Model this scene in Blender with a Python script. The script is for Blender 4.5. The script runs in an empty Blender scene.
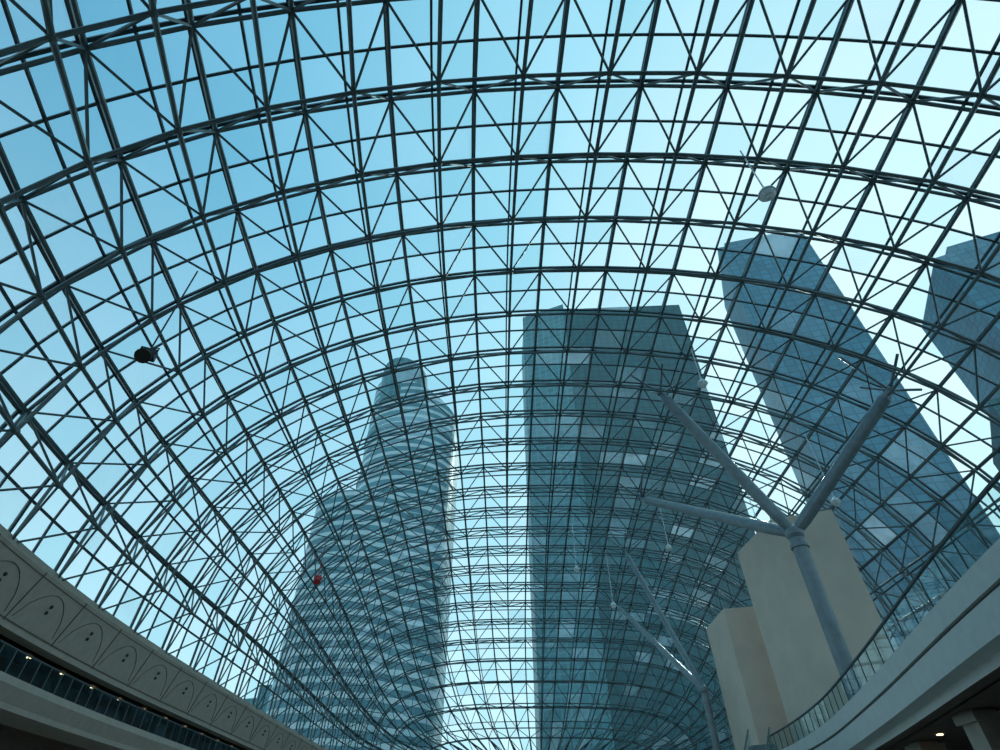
import bpy, math, random
from mathutils import Vector
random.seed(4)
C=1.6
scene=bpy.context.scene
scene.view_settings.view_transform='Standard'
def link(o,parent=None):
    scene.collection.objects.link(o)
    if parent: o.parent=parent
    return o
def empty(name):
    e=bpy.data.objects.new(name,None); return link(e)
# ---------------- materials
def newmat(name):
    m=bpy.data.materials.new(name); m.use_nodes=True
    nt=m.node_tree; 
    for n in list(nt.nodes): nt.nodes.remove(n)
    out=nt.nodes.new('ShaderNodeOutputMaterial')
    return m,nt,out
def pbr(name,col,rough=0.5,metal=0.0,var=0.15,scale=2.0,emit=None,es=0):
    m,nt,out=newmat(name)
    b=nt.nodes.new('ShaderNodeBsdfPrincipled')
    no=nt.nodes.new('ShaderNodeTexNoise'); no.inputs['Scale'].default_value=scale; no.inputs['Detail'].default_value=5
    tc=nt.nodes.new('ShaderNodeTexCoord'); nt.links.new(tc.outputs['Object'],no.inputs['Vector'])
    r=nt.nodes.new('ShaderNodeValToRGB')
    r.color_ramp.elements[0].position=.3; r.color_ramp.elements[1].position=.7
    r.color_ramp.elements[0].color=[c*(1-var) for c in col]+[1]
    r.color_ramp.elements[1].color=[min(1,c*(1+var)) for c in col]+[1]
    nt.links.new(no.outputs['Fac'],r.inputs[0]); nt.links.new(r.outputs[0],b.inputs['Base Color'])
    b.inputs['Roughness'].default_value=rough; b.inputs['Metallic'].default_value=metal
    if emit:
        b.inputs['Emission Color'].default_value=(*emit,1); b.inputs['Emission Strength'].default_value=es
    nt.links.new(b.outputs[0],out.inputs[0]); return m
steel=pbr('painted_steel',(.11,.145,.155),.4,.25)
steel_l=pbr('grey_steel_column',(.18,.21,.23),.35,.3)
mull=pbr('mullion_steel',(.05,.07,.08),.5,.2)
beige=pbr('beige_panel',(.48,.40,.34),.6,0,.08)
seam=pbr('dark_panel_seam',(.14,.11,.09),.7)  # dark brown joint and seam lines on the fascia panels
concrete=pbr('beige_cladding',(.66,.52,.43),.8,0,.06,.6)
white=pbr('white_panel',(.62,.60,.58),.45,0,.05)
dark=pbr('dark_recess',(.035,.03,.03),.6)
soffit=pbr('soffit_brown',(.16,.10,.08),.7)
floorm=pbr('stone_floor',(.42,.35,.29),.35,0,.15,.5)
groundm=pbr('asphalt',(.12,.12,.12),.9)
lampw=pbr('lamp_white',(.75,.77,.8),.3)
lampd=pbr('lamp_black',(.02,.02,.02),.4)
redm=pbr('red_paint',(.6,.03,.03),.5)
warm=pbr('warm_downlight',(.9,.8,.6),.5,emit=(1,.7,.4),es=4)
def glassmat(name,t1,t2,dust1,dust2,gl=.06):
    m,nt,out=newmat(name)
    g=nt.nodes.new('ShaderNodeNewGeometry')
    mr=nt.nodes.new('ShaderNodeMix'); mr.data_type='RGBA'
    mr.inputs['A'].default_value=(*t1,1); mr.inputs['B'].default_value=(*t2,1)
    nt.links.new(g.outputs['Random Per Island'],mr.inputs['Factor'])
    tr=nt.nodes.new('ShaderNodeBsdfTransparent'); nt.links.new(mr.outputs['Result'],tr.inputs['Color'])
    tl=nt.nodes.new('ShaderNodeBsdfTranslucent'); tl.inputs['Color'].default_value=(.66,.90,.98,1)
    gls=nt.nodes.new('ShaderNodeBsdfGlossy'); gls.inputs['Roughness'].default_value=.03; gls.inputs['Color'].default_value=(.8,.95,1,1)
    no=nt.nodes.new('ShaderNodeTexNoise'); no.inputs['Scale'].default_value=.6; no.inputs['Detail'].default_value=6
    tc=nt.nodes.new('ShaderNodeTexCoord'); nt.links.new(tc.outputs['Object'],no.inputs['Vector'])
    pw=nt.nodes.new('ShaderNodeMath'); pw.operation='POWER'; pw.inputs[1].default_value=7
    ml=nt.nodes.new('ShaderNodeMath'); ml.operation='MULTIPLY'; ml.inputs[1].default_value=13.7
    fr=nt.nodes.new('ShaderNodeMath'); fr.operation='FRACT'
    nt.links.new(g.outputs['Random Per Island'],ml.inputs[0]); nt.links.new(ml.outputs[0],fr.inputs[0]); nt.links.new(fr.outputs[0],pw.inputs[0])
    mm=nt.nodes.new('ShaderNodeMath'); mm.operation='MULTIPLY'
    nt.links.new(pw.outputs[0],mm.inputs[0]); nt.links.new(no.outputs['Fac'],mm.inputs[1])
    rg=nt.nodes.new('ShaderNodeMapRange'); rg.inputs['To Min'].default_value=dust1; rg.inputs['To Max'].default_value=dust2; rg.inputs['From Max'].default_value=.6
    nt.links.new(mm.outputs[0],rg.inputs['Value'])
    m1=nt.nodes.new('ShaderNodeMixShader'); nt.links.new(rg.outputs[0],m1.inputs[0]); nt.links.new(tr.outputs[0],m1.inputs[1]); nt.links.new(tl.outputs[0],m1.inputs[2])
    m2=nt.nodes.new('ShaderNodeMixShader'); m2.inputs[0].default_value=gl
    nt.links.new(m1.outputs[0],m2.inputs[1]); nt.links.new(gls.outputs[0],m2.inputs[2])
    nt.links.new(m2.outputs[0],out.inputs[0]); return m
roofglass=glassmat('tinted_roof_glass',(.54,.82,.88),(.74,.94,.98),.06,.38,.02)
railglass=glassmat('railing_glass',(.7,.85,.85),(.75,.88,.88),.0,.03,.12)
def tower(name,base,line,sx,sz,wl,spand=None,gloss=.4):
    m,nt,out=newmat(name)
    uv=nt.nodes.new('ShaderNodeUVMap')
    br=nt.nodes.new('ShaderNodeTexBrick'); br.offset=0
    br.inputs['Scale'].default_value=1; br.inputs['Brick Width'].default_value=sx; br.inputs['Row Height'].default_value=sz
    br.inputs['Mortar Size'].default_value=wl; br.inputs['Mortar Smooth'].default_value=.1; br.inputs['Bias'].default_value=0
    br.inputs['Color1'].default_value=[c*.85 for c in base]+[1]; br.inputs['Color2'].default_value=[c*1.15 for c in base]+[1]
    br.inputs['Mortar'].default_value=(*line,1)
    nt.links.new(uv.outputs[0],br.inputs['Vector'])
    no=nt.nodes.new('ShaderNodeTexNoise'); no.inputs['Scale'].default_value=.03; nt.links.new(uv.outputs[0],no.inputs['Vector'])
    mx=nt.nodes.new('ShaderNodeMix'); mx.data_type='RGBA'; mx.blend_type='MULTIPLY'; mx.inputs['Factor'].default_value=.5
    nt.links.new(br.outputs['Color'],mx.inputs['A']); nt.links.new(no.outputs['Fac'],mx.inputs['B'])
    b=nt.nodes.new('ShaderNodeBsdfPrincipled'); b.inputs['Roughness'].default_value=gloss; b.inputs['Metallic'].default_value=.0
    b.inputs['Specular IOR Level'].default_value=.2
    nt.links.new(mx.outputs['Result'],b.inputs['Base Color']); nt.links.new(b.outputs[0],out.inputs[0]); return m
# ---------------- mesh helpers
class MB:
    def __init__(s): s.v=[];s.f=[];s.m=[]
    def tube(s,p,q,r,n=6,mi=0,r2=None):
        p=Vector(p);q=Vector(q);d=q-p
        if d.length<1e-4: return
        d.normalize(); a=d.cross(Vector((0,0,1)))
        if a.length<.05: a=d.cross(Vector((1,0,0)))
        a.normalize(); b=d.cross(a); k=len(s.v); r2=r if r2 is None else r2
        for c,rr in((p,r),(q,r2)):
            for i in range(n):
                t=2*math.pi*(i+.5)/n; s.v.append(c+a*math.cos(t)*rr+b*math.sin(t)*rr)
        for i in range(n):
            j=(i+1)%n; s.f.append((k+i,k+j,k+n+j,k+n+i)); s.m.append(mi)
        s.f.append(tuple(k+i for i in range(n))[::-1]); s.m.append(mi)
        s.f.append(tuple(k+n+i for i in range(n))); s.m.append(mi)
    def box(s,c,sz,mi=0,rot=0):
        k=len(s.v); co,si=math.cos(rot),math.sin(rot)
        for dz in(-1,1):
            for dx,dy in((-1,-1),(1,-1),(1,1),(-1,1)):
                x,y=dx*sz[0]/2,dy*sz[1]/2
                s.v.append(Vector((c[0]+x*co-y*si,c[1]+x*si+y*co,c[2]+dz*sz[2]/2)))
        for f in((3,2,1,0),(4,5,6,7),(0,1,5,4),(1,2,6,5),(2,3,7,6),(3,0,4,7)):
            s.f.append(tuple(k+i for i in f)); s.m.append(mi)
    def ball(s,c,r,n=10,mi=0,sz=1):
        k=len(s.v);m=n//2+1
        for i in range(m+1):
            a=math.pi*i/m
            for j in range(n):
                t=2*math.pi*j/n; s.v.append(Vector((c[0]+r*math.sin(a)*math.cos(t),c[1]+r*math.sin(a)*math.sin(t),c[2]+r*math.cos(a)*sz)))
        for i in range(m):
            for j in range(n):
                jj=(j+1)%n; s.f.append((k+i*n+j,k+(i+1)*n+j,k+(i+1)*n+jj,k+i*n+jj)); s.m.append(mi)
    def prism(s,pts,z0,z1,mi=0,tops=None,cap=True):
        k=len(s.v);n=len(pts)
        for x,y in pts: s.v.append(Vector((x,y,z0)))
        for i,(x,y) in enumerate(pts): s.v.append(Vector((x,y,tops[i] if tops else z1)))
        for i in range(n):
            j=(i+1)%n; s.f.append((k+i,k+j,k+n+j,k+n+i)); s.m.append(mi)
        if cap: 
            s.f.append(tuple(k+n+i for i in range(n))); s.m.append(mi)
            s.f.append(tuple(k+i for i in range(n))[::-1]); s.m.append(mi)
    def obj(s,name,mats,parent=None,smooth=False,uv=False,off=(0,0)):
        if off!=(0,0): s.v=[Vector((v.x,v.y+off[0],v.z+(off[1] if v.z>1 else 0))) for v in s.v]
        me=bpy.data.meshes.new(name); me.from_pydata([tuple(v) for v in s.v],[],s.f)
        for m in mats: me.materials.append(m)
        me.polygons.foreach_set('material_index',s.m)
        if smooth: me.polygons.foreach_set('use_smooth',[True]*len(s.f))
        if uv:
            l=me.uv_layers.new(name='UVMap')
            for p in me.polygons:
                nn=p.normal
                t=Vector((-nn.y,nn.x,0)); t=t.normalized() if t.length>.01 else Vector((1,0,0))
                for li in p.loop_indices:
                    co=me.vertices[me.loops[li].vertex_index].co
                    l.data[li].uv=(co.dot(t),co.z if abs(nn.z)<.8 else co.y)
        me.update(); return link(bpy.data.objects.new(name,me),parent)
def sweep(mb,path,prof,sc=1):
    k=len(mb.v);n=len(prof)
    for x,y,nx,ny in path:
        for o,z,_ in prof: mb.v.append(Vector((x+nx*o,y+ny*o,z*(sc if z>0 else 1)+C)))
    Ln=len(path)
    for i in range(Ln-1):
        for j in range(n-1):
            mb.f.append((k+i*n+j,k+i*n+j+1,k+(i+1)*n+j+1,k+(i+1)*n+j)); mb.m.append(prof[j][2])
# ---------------- roof: elongated dome shell, axis slightly turned
SA=.02; CA=math.sqrt(1-SA*SA)
XC,YC,WL,WR,LN,LF,H,ZR=4,46,30,32,56,64,22.6,11.5
def tn(Y): return (Y-YC)/(LN if Y<YC else LF)
def pcf(t):
    s=min(1,max(0,(t+.3)/1.1)); s=s*s*(3-2*s); return 2.15+1.3*s
def fh(t):
    p=2.0 if t<0 else 2.3
    return max(0,1-abs(t)**p)**(1/p)
def fw(t):
    p=2.25 if t<0 else 6
    return max(0,1-abs(t)**p)**(1/p)
def sec(th,t,unit=False):
    c=math.cos(th); s=max(0,math.sin(th)); w=WR if c>0 else WL
    P=pcf(t); a=1 if unit else fw(t); b=1 if unit else fh(t)
    return XC+w*a*math.copysign(abs(c)**(2/P),c), ZR+C+H*b*s**(2/P)
def arclen(fn,a,b,n=4000):
    pts=[fn(a+(b-a)*i/n) for i in range(n+1)]; acc=[0]
    for i in range(n): acc.append(acc[-1]+math.dist(pts[i],pts[i+1]))
    def inv(u):
        s=u*acc[-1]; lo,hi=0,n
        while hi-lo>1:
            m=(lo+hi)//2
            if acc[m]<=s: lo=m
            else: hi=m
        return a+(b-a)*(lo+(s-acc[lo])/(acc[hi]-acc[lo]))/n
    return inv
tinv=arclen(lambda t:((LN if t<0 else LF)*t,fh(t)*H),-1,1)
NY,NT=58,34
cache={}
def thi(t):
    k=round(t,3)
    if k not in cache: cache[k]=arclen(lambda a:sec(a,k,True),math.pi,0,600)
    return cache[k]
def toW(xp,Y,z): return Vector((xp*CA+Y*SA,-xp*SA+Y*CA,z))
def S(i,j):
    i=min(max(i,.1),NY-.1)
    t=tinv(i/NY); Y=YC+t*(LN if t<0 else LF)
    x,z=sec(thi(t)(min(max(j,0),NT)/NT),t); return toW(x,Y,z)
def N(i,j):
    a=S(i+.3,j)-S(i-.3,j); b=S(i,min(j+.3,NT))-S(i,max(j-.3,0))
    n=a.cross(b)
    if n.length<1e-6: return Vector((0,0,-1))
    n.normalize()
    if n.z>0: n=-n
    return n
def roofz(x,y):
    Y=x*SA+y*CA; xp=x*CA-y*SA; t=tn(Y); P=pcf(t)
    c=abs(xp-XC)/((WR if xp>XC else WL)*max(fw(t),.01)); return ZR+C+H*fh(t)*max(0,1-c**P)**(1/P)
roof=empty('glass_vault_roof')
gl=MB(); mu=MB(); ch=MB(); wb=MB()
G={}
for i in range(NY+1):
    for j in range(NT+1): G[i,j]=S(i,j)
for i in range(NY):
    for j in range(NT):
        k=len(gl.v); gl.v+= [G[i,j],G[i+1,j],G[i+1,j+1],G[i,j+1]]; gl.f.append((k,k+1,k+2,k+3)); gl.m.append(0)
for i in range(NY+1):
    for j in range(NT+1):
        if i<NY: mu.tube(G[i,j],G[i+1,j],.075 if j%2 else .12,4)
        if j<NT: mu.tube(G[i,j],G[i,j+1],.075 if i%2 else .10,4)
D=2.0
T={};B={}
for i in range(0,NY+1,2):
    for j in range(0,NT+1,2): T[i,j]=G[i,j]+N(i,j)*.35
for i in range(1,NY,2):
    for j in range(1,NT,2): B[i,j]=S(i,j)+N(i,j)*(D+.4)
for (i,j),p in T.items():
    if (i+2,j) in T: ch.tube(p,T[i+2,j],.11)
    if (i,j+2) in T: ch.tube(p,T[i,j+2],.09)
for (i,j),p in B.items():
    if (i+2,j) in B: ch.tube(p,B[i+2,j],.10)
    if (i,j+2) in B: ch.tube(p,B[i,j+2],.09)
    ch.ball(p,.17,8)
    for a in(-1,1):
        for b in(-1,1):
            wb.tube(p,T[i+a,j+b],.06,5)
gl.obj('glass_panels',[roofglass],roof); mu.obj('mullions',[mull],roof); ch.obj('chords',[steel],roof); wb.obj('web_bars',[steel],roof)
# ---------------- hall shell
def outline(j,n=120):
    pts=[]
    for k in range(n+1):
        p=S(.2+(NY-.4)*k/n,j); pts.append((p.x,p.y))
    out=[]; side=-1 if j==0 else 1
    for k,(x,y) in enumerate(pts):
        a=pts[max(0,k-1)];b=pts[min(n,k+1)]
        dx,dy=b[0]-a[0],b[1]-a[1];l=math.hypot(dx,dy); nx,ny=dy/l*side,-dx/l*side
        if (nx*side)<0: nx,ny=-nx,-ny
        out.append((x,y,nx,ny))
    return out
lp=outline(0); rp=outline(NT)
K=1.27
g=MB()
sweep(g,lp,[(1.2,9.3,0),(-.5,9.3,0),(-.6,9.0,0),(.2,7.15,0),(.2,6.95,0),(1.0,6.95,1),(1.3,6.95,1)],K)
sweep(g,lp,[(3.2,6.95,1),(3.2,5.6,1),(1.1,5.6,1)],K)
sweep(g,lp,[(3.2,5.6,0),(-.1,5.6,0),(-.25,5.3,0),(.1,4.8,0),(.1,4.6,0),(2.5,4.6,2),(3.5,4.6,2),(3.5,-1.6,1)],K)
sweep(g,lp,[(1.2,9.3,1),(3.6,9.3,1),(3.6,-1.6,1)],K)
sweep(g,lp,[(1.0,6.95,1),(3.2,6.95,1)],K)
lg=empty('gallery_balcony'); g.obj('fascia',[beige,dark,soffit],lg)
rg=MB(); sweep(rg,lp,[(.25,5.6,0),(.25,6.5,0)],K); rg.obj('glass_balustrade',[railglass],lg)
rr=MB(); jt=MB()
def fas(kf,fr):
    k=min(int(kf),len(lp)-2); u=kf-k; A=lp[k];Bq=lp[k+1]
    x,y,nx,ny=[A[i]*(1-u)+Bq[i]*u for i in range(4)]
    o=.2-.8*fr-.02; return (x+nx*o,y+ny*o,(7.15+1.85*fr)*K+C)
for k in range(len(lp)-1):
    x,y,nx,ny=lp[k]; x2,y2,nx2,ny2=lp[k+1]
    rr.tube((x+nx*.25,y+ny*.25,6.53*K+C),(x2+nx2*.25,y2+ny2*.25,6.53*K+C),.05)
    rr.tube((x+nx*.25,y+ny*.25,5.6*K+C),(x+nx*.25,y+ny*.25,6.53*K+C),.035)
    jt.tube(fas(k,.03),fas(k+1,.03),.03,4); jt.tube(fas(k,.92),fas(k+1,.92),.02,4)
    if k%4==0:
        jt.tube(fas(k,0),fas(k,1),.03,4)
        for s in range(12):
            a0,a1=s/12,(s+1)/12
            if k+4<len(lp): jt.tube(fas(k+.3+3.4*a0,.12+.68*math.sin(math.pi*a0)**.6),fas(k+.3+3.4*a1,.12+.68*math.sin(math.pi*a1)**.6),.02,4)
        jt.ball(fas(k+2,.45),.1,8,1); jt.ball(fas(k+2,.58),.1,8,1)
rr.obj('handrail',[steel],lg); jt.obj('joints_and_spots',[seam,dark],lg)
wl_=MB()
for k in range(6,len(lp)-6,3):
    x,y,nx,ny=lp[k]; wl_.tube((x+nx*1.8,y+ny*1.8,6.93*K+C),(x+nx*1.8,y+ny*1.8,6.9*K+C),.12,10)
wl_.obj('downlights',[warm],lg)
g=MB(); sweep(g,rp,[(0,9.2,0),(0,8.4,0),(.6,8.4,1),(.6,-1.6,1)],K); g.obj('wall_right',[beige,white])
fl=MB(); pts=[(x,y) for x,y,_,_ in lp]+[(x,y) for x,y,_,_ in reversed(rp)]
cx=sum(p[0] for p in pts)/len(pts); cy=sum(p[1] for p in pts)/len(pts)
fl.prism([(cx+(x-cx)*1.2,cy+(y-cy)*1.12) for x,y in pts],-.3,0); fl.obj('floor',[floorm])
gr=MB(); gr.box((0,300,-.7),(3000,3000,.6)); gr.obj('ground',[groundm])
# ---------------- right balcony
MZ=6.5
ctrl=[(10.9,-4),(11.8,5),(13.5,14.6),(17.5,29.4),(20.1,40.6),(21.2,51.6),(20.8,62),(20,74)]
def cr(pts,n=9):
    out=[]
    for i in range(len(pts)-1):
        p0=pts[max(0,i-1)];p1=pts[i];p2=pts[i+1];p3=pts[min(len(pts)-1,i+2)]
        for k in range(n):
            t=k/n
            out.append(tuple(.5*((2*p1[d])+(-p0[d]+p2[d])*t+(2*p0[d]-5*p1[d]+4*p2[d]-p3[d])*t*t+(-p0[d]+3*p1[d]-3*p2[d]+p3[d])*t**3) for d in(0,1)))
    out.append(pts[-1]); return out
cp=cr(ctrl); bp=[]
for k,(x,y) in enumerate(cp):
    a=cp[max(0,k-1)];b=cp[min(len(cp)-1,k+1)]
    dx,dy=b[0]-a[0],b[1]-a[1];l=math.hypot(dx,dy); bp.append((x,y,dy/l,-dx/l))
rb=empty('mezzanine_balcony')
q=MZ
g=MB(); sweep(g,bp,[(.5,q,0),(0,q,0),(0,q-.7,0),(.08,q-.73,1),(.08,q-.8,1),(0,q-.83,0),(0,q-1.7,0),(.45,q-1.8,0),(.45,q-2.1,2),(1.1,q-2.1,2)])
k=len(g.v)
def wall_x(y):
    for i in range(len(rp)-1):
        if rp[i][1]<=y<=rp[i+1][1] and rp[i][0]>12: 
            return rp[i][0]
    return max(p[0] for p in rp)
for (x,y,nx,ny) in bp:
    xr=wall_x(y)
    g.v+= [Vector((x+nx*.5,y+ny*.5,q+C)),Vector((xr,y,q+C)),Vector((x+nx*1,y+ny*1,q-2.1+C)),Vector((xr,y,q-2.1+C))]
for i in range(len(bp)-1):
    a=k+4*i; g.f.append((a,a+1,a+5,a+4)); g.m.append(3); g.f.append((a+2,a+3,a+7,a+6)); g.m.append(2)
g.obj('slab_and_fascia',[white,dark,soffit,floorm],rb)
rg=MB(); sweep(rg,bp,[(.15,q,0),(.15,q+1.15,0)]); rg.obj('glass_balustrade',[railglass],rb)
rr=MB(); wl_=MB()
for k in range(len(bp)-1):
    x,y,nx,ny=bp[k]; x2,y2,nx2,ny2=bp[k+1]
    rr.tube((x+nx*.15,y+ny*.15,q+1.18+C),(x2+nx2*.15,y2+ny2*.15,q+1.18+C),.07)
    rr.tube((x+nx*.15,y+ny*.15,q+C),(x+nx*.15,y+ny*.15,q+1.18+C),.03)
    if k%3==0: wl_.tube((x+nx*2.2,y+ny*2.2,q-2.1+C),(x+nx*2.2,y+ny*2.2,q-2.14+C),.13,10)
rr.obj('handrail',[mull],rb); wl_.obj('downlights',[warm],rb)
zt=q-2.1+C
for x,y in((15.7,16.5),(18.1,24),(20.1,31)):
    pm=MB(); pm.box((x,y,zt/2),(.9,.9,zt)); pm.box((x,y,zt-.25),(1.2,1.2,.3)); pm.box((x,y,.2),(1.1,1.1,.4)); pm.obj('square_pillar',[beige])
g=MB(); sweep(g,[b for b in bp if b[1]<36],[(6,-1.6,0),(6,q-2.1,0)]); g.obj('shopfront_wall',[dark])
# ---------------- lift shafts
def shaft(pts,z):
    s=MB(); s.prism(pts,0,z+C); o=s.obj('lift_shaft_tower',[concrete])
    b=o.modifiers.new('bev','BEVEL'); b.width=.06; b.segments=2
shaft([(22.4,41.6),(26.7,39.9),(30.0,46.3),(21.7,48.1)],21.4)
shaft([(20.6,51.9),(24.8,50.9),(26.5,57),(20.6,57.5)],17.7)
# ---------------- tree columns
def tree(node,r,tips):
    e=empty('branching_column'); t=MB()
    x,y,z=node; z+=C
    t.tube((x,y,0),(x,y,z),r,20); t.tube((x,y,0),(x,y,.5),r*1.8,20)
    t.ball((x,y,z),r*1.25,16); t.tube((x,y,z-1.0),(x,y,z-.75),r*1.2,20)
    for tx,ty in tips:
        tz=roofz(tx,ty)-2.4; p=Vector((x,y,z));q=Vector((tx,ty,tz)); d=(q-p)
        t.tube(p,p+d*.1,r*.6,16,r2=r*.9); t.tube(p+d*.1,p+d*.93,r*.9,16); t.tube(p+d*.93,q,r*.9,16,r2=r*.35)
        t.ball(q,r*.6,10)
        for a,b in((-2.2,0),(2.2,0),(0,2.2),(0,-2.2)):
            t.tube(q,(tx+a,ty+b,roofz(tx+a,ty+b)-.6),r*.2,8)
    t.obj('column_and_branches',[steel_l],e)
tree((19.8,34.4,16.6),.48,[(14,36.5),(27.2,29),(16,55.5)])
tree((18.7,56.5,12),.32,[(16.2,68),(17,82)])
# ---------------- escalator
es=empty('escalator'); e1=MB(); e2=MB(); e3=MB()
a=Vector((11.5,36,.1));b=Vector((18.9,47,MZ+C))
d=(b-a); hd=Vector((d.x,d.y,0)).normalized(); sd=Vector((-hd.y,hd.x,0))
for s in(-.75,.75):
    p=a+sd*s;q=b+sd*s
    k=len(e2.v); e2.v+=[p,q,q+Vector((0,0,1)),p+Vector((0,0,1))]; e2.f.append((k,k+1,k+2,k+3)); e2.m.append(0)
    e1.tube(p+Vector((0,0,1)),q+Vector((0,0,1)),.06); e1.tube(p-Vector((0,0,.2)),q-Vector((0,0,.2)),.3,4)
n=36
for k in range(n):
    c=a+d*((k+.5)/n); e3.box((c.x,c.y,c.z),(1.3,.42,.2),rot=math.atan2(hd.y,hd.x)-math.pi/2)
e1.obj('rails',[steel],es); e2.obj('glass_sides',[railglass],es); e3.obj('steps',[steel_l],es)
# ---------------- hanging lamps
def dome_lamp(x,y,z,r,mat):
    e=empty('pendant_dome_lamp'); m=MB(); z+=C
    m.tube((x,y,z+r*.8),(x,y,max(z+1,roofz(x,y)-1.8)),.04,6); m.ball((x,y,z),r,14); m.tube((x,y,z-.1*r),(x,y,z+.15*r),r*1.15,14,r2=r*1.1); m.tube((x,y,z+r*.7),(x,y,z+r*1.4),r*.45,12,r2=r*.25)
    m.tube((x,y,z-r*1.1),(x,y,z-r*.8),r*.35,12)
    m.obj('lamp_body',[mat],e)
dome_lamp(12.4,13.2,23.2,.36,lampw)
for x,y,z in((15,30.5,26.6),(18.5,57.2,26),(9,63.1,26),(14,69.2,24),(25,49,22.5),(26,38,21)): dome_lamp(x,y,z,.34,lampw)
def flood(x,y,z,mat,s=1):
    e=empty('floodlight'); m=MB(); z+=C
    m.tube((x,y,z+.3),(x,y,roofz(x,y)-1.5),.04); m.box((x,y,z),(.7*s,.4*s,.5*s),rot=.4); m.tube((x,y,z),(x+.15,y-.4*s,z-.5*s),.22*s,12,r2=.36*s)
    m.tube((x-.4*s,y,z),(x-.4*s,y,z+.4*s),.03);m.tube((x+.4*s,y,z),(x+.4*s,y,z+.4*s),.03);m.tube((x-.4*s,y,z+.38*s),(x+.4*s,y,z+.38*s),.03)
    m.obj('floodlight_body',[mat],e)
flood(-16.0,17.8,17.3,lampd,.95); flood(-19,56.5,22.3,redm,.95)
# ---------------- skyscrapers
tmC=tower('teal_curtain_wall',(.025,.16,.18),(.015,.09,.10),4.2,4.0,.3)
tmL=tower('striped_curtain_wall',(.13,.34,.40),(.80,.95,.97),400,4.6,1.0)
tmR=tower('blue_curtain_wall',(.09,.29,.40),(.06,.20,.28),4.5,4,.35,None,.6)
tmP=tower('pale_curtain_wall',(.10,.30,.34),(.18,.40,.44),4,4,.4)
m=MB(); m.prism([(42,250),(118,246),(118,300),(16,300),(16,262)],0,268)
m.prism([(15.5,261),(42,249),(42,252),(18,264)],0,272,1); m.prism([(60,262),(100,262),(100,290),(60,290)],268,274,0)
m.obj('office_skyscraper',[tmC,tmP],uv=True,off=(-9.4,9))
def ell(cx,cy,rx,ry,a0,a1,n=24): return [(cx+rx*math.cos(a0+(a1-a0)*k/n),cy+ry*math.sin(a0+(a1-a0)*k/n)) for k in range(n+1)]
m=MB(); P1=ell(-48,252,24,22,math.pi,2*math.pi,28)+[(-24,275),(-72,275)]
m.prism(P1,0,200,0,tops=[185+12*math.cos((x+72)/48*2.2) for x,y in P1])
m.prism(ell(-56,250,13,20,0,2*math.pi,24)[:-1],180,208,1)
P2=ell(-62,235,22,14,0,2*math.pi,30)[:-1]; m.prism(P2,0,118,0)
for z in range(60,185,25): m.prism(ell(-48,252,24.6,22.6,math.pi,2*math.pi,28),z,z+2,1)
m.obj('curved_skyscraper',[tmL,tmP],uv=True,off=(-7,8))
m=MB(); m.prism([(131,203),(178,192),(216,242),(150,250)],0,272); m.prism([(140,208),(172,200),(200,232),(152,240)],272,284)
m.obj('glass_skyscraper',[tmR,tmP],uv=True,off=(-9.5,7))
m=MB(); m.prism([(228,180),(290,150),(330,200),(250,230)],0,232); m.prism([(240,180),(285,160),(310,200),(255,215)],232,242); m.obj('glass_skyscraper',[tmR],uv=True,off=(-8,7))
m=MB(); m.prism([(150,130),(205,95),(222,128),(175,165)],0,108); m.prism([(160,132),(200,104),(212,130),(180,155)],108,114); m.obj('office_block',[tmC,tmP],uv=True)
m=MB(); m.prism([(-110,262),(-84,255),(-80,290),(-110,290)],0,54); m.prism([(-104,266),(-90,262),(-90,280),(-104,280)],54,60); m.obj('podium_building',[tmP],uv=True)
# ---------------- world + sun
w=bpy.data.worlds.new('World'); scene.world=w; w.use_nodes=True; nt=w.node_tree
bg=nt.nodes['Background']; tc=nt.nodes.new('ShaderNodeTexCoord')
sep=nt.nodes.new('ShaderNodeSeparateXYZ'); nt.links.new(tc.outputs['Generated'],sep.inputs[0])
dt=nt.nodes.new('ShaderNodeVectorMath'); dt.operation='DOT_PRODUCT'; gd=Vector((.68,.50,.54)).normalized(); dt.inputs[1].default_value=gd
nt.links.new(tc.outputs['Generated'],dt.inputs[0])
r1=nt.nodes.new('ShaderNodeValToRGB'); cr1=r1.color_ramp
cr1.elements[0].position=.0; cr1.elements[0].color=(.12,.36,.56,1)
cr1.elements[1].position=1; cr1.elements[1].color=(1.08,1.12,1.12,1)
e=cr1.elements.new(.45); e.color=(.28,.59,.79,1); e=cr1.elements.new(.75); e.color=(.52,.82,.96,1); e=cr1.elements.new(.88); e.color=(.85,1.0,1.05,1)
nt.links.new(dt.outputs['Value'],r1.inputs[0])
r2=nt.nodes.new('ShaderNodeValToRGB'); r2.color_ramp.elements[0].position=0; r2.color_ramp.elements[0].color=(1,1,1,1)
r2.color_ramp.elements[1].position=.82; r2.color_ramp.elements[1].color=(0,0,0,1)
nt.links.new(sep.outputs['Z'],r2.inputs[0])
mx=nt.nodes.new('ShaderNodeMix'); mx.data_type='RGBA'; mx.inputs['B'].default_value=(1.0,1.17,1.22,1)
nt.links.new(r2.outputs[0],mx.inputs['Factor']); nt.links.new(r1.outputs[0],mx.inputs['A'])
nt.links.new(mx.outputs['Result'],bg.inputs['Color']); bg.inputs['Strength'].default_value=1.08
s=bpy.data.lights.new('sun','SUN'); s.energy=.8; s.angle=.01; s.color=(1,.95,.85); so=link(bpy.data.objects.new('sun',s))
so.rotation_euler=Vector((.5,.85,.6)).to_track_quat('Z','Y').to_euler()
# ---------------- camera
cam=bpy.data.cameras.new('camera'); cam.sensor_width=36; cam.lens=19.66; cam.clip_end=3000
co=link(bpy.data.objects.new('camera',cam)); co.location=(0,0,C); co.rotation_euler=(math.radians(132),0,0); scene.camera=co
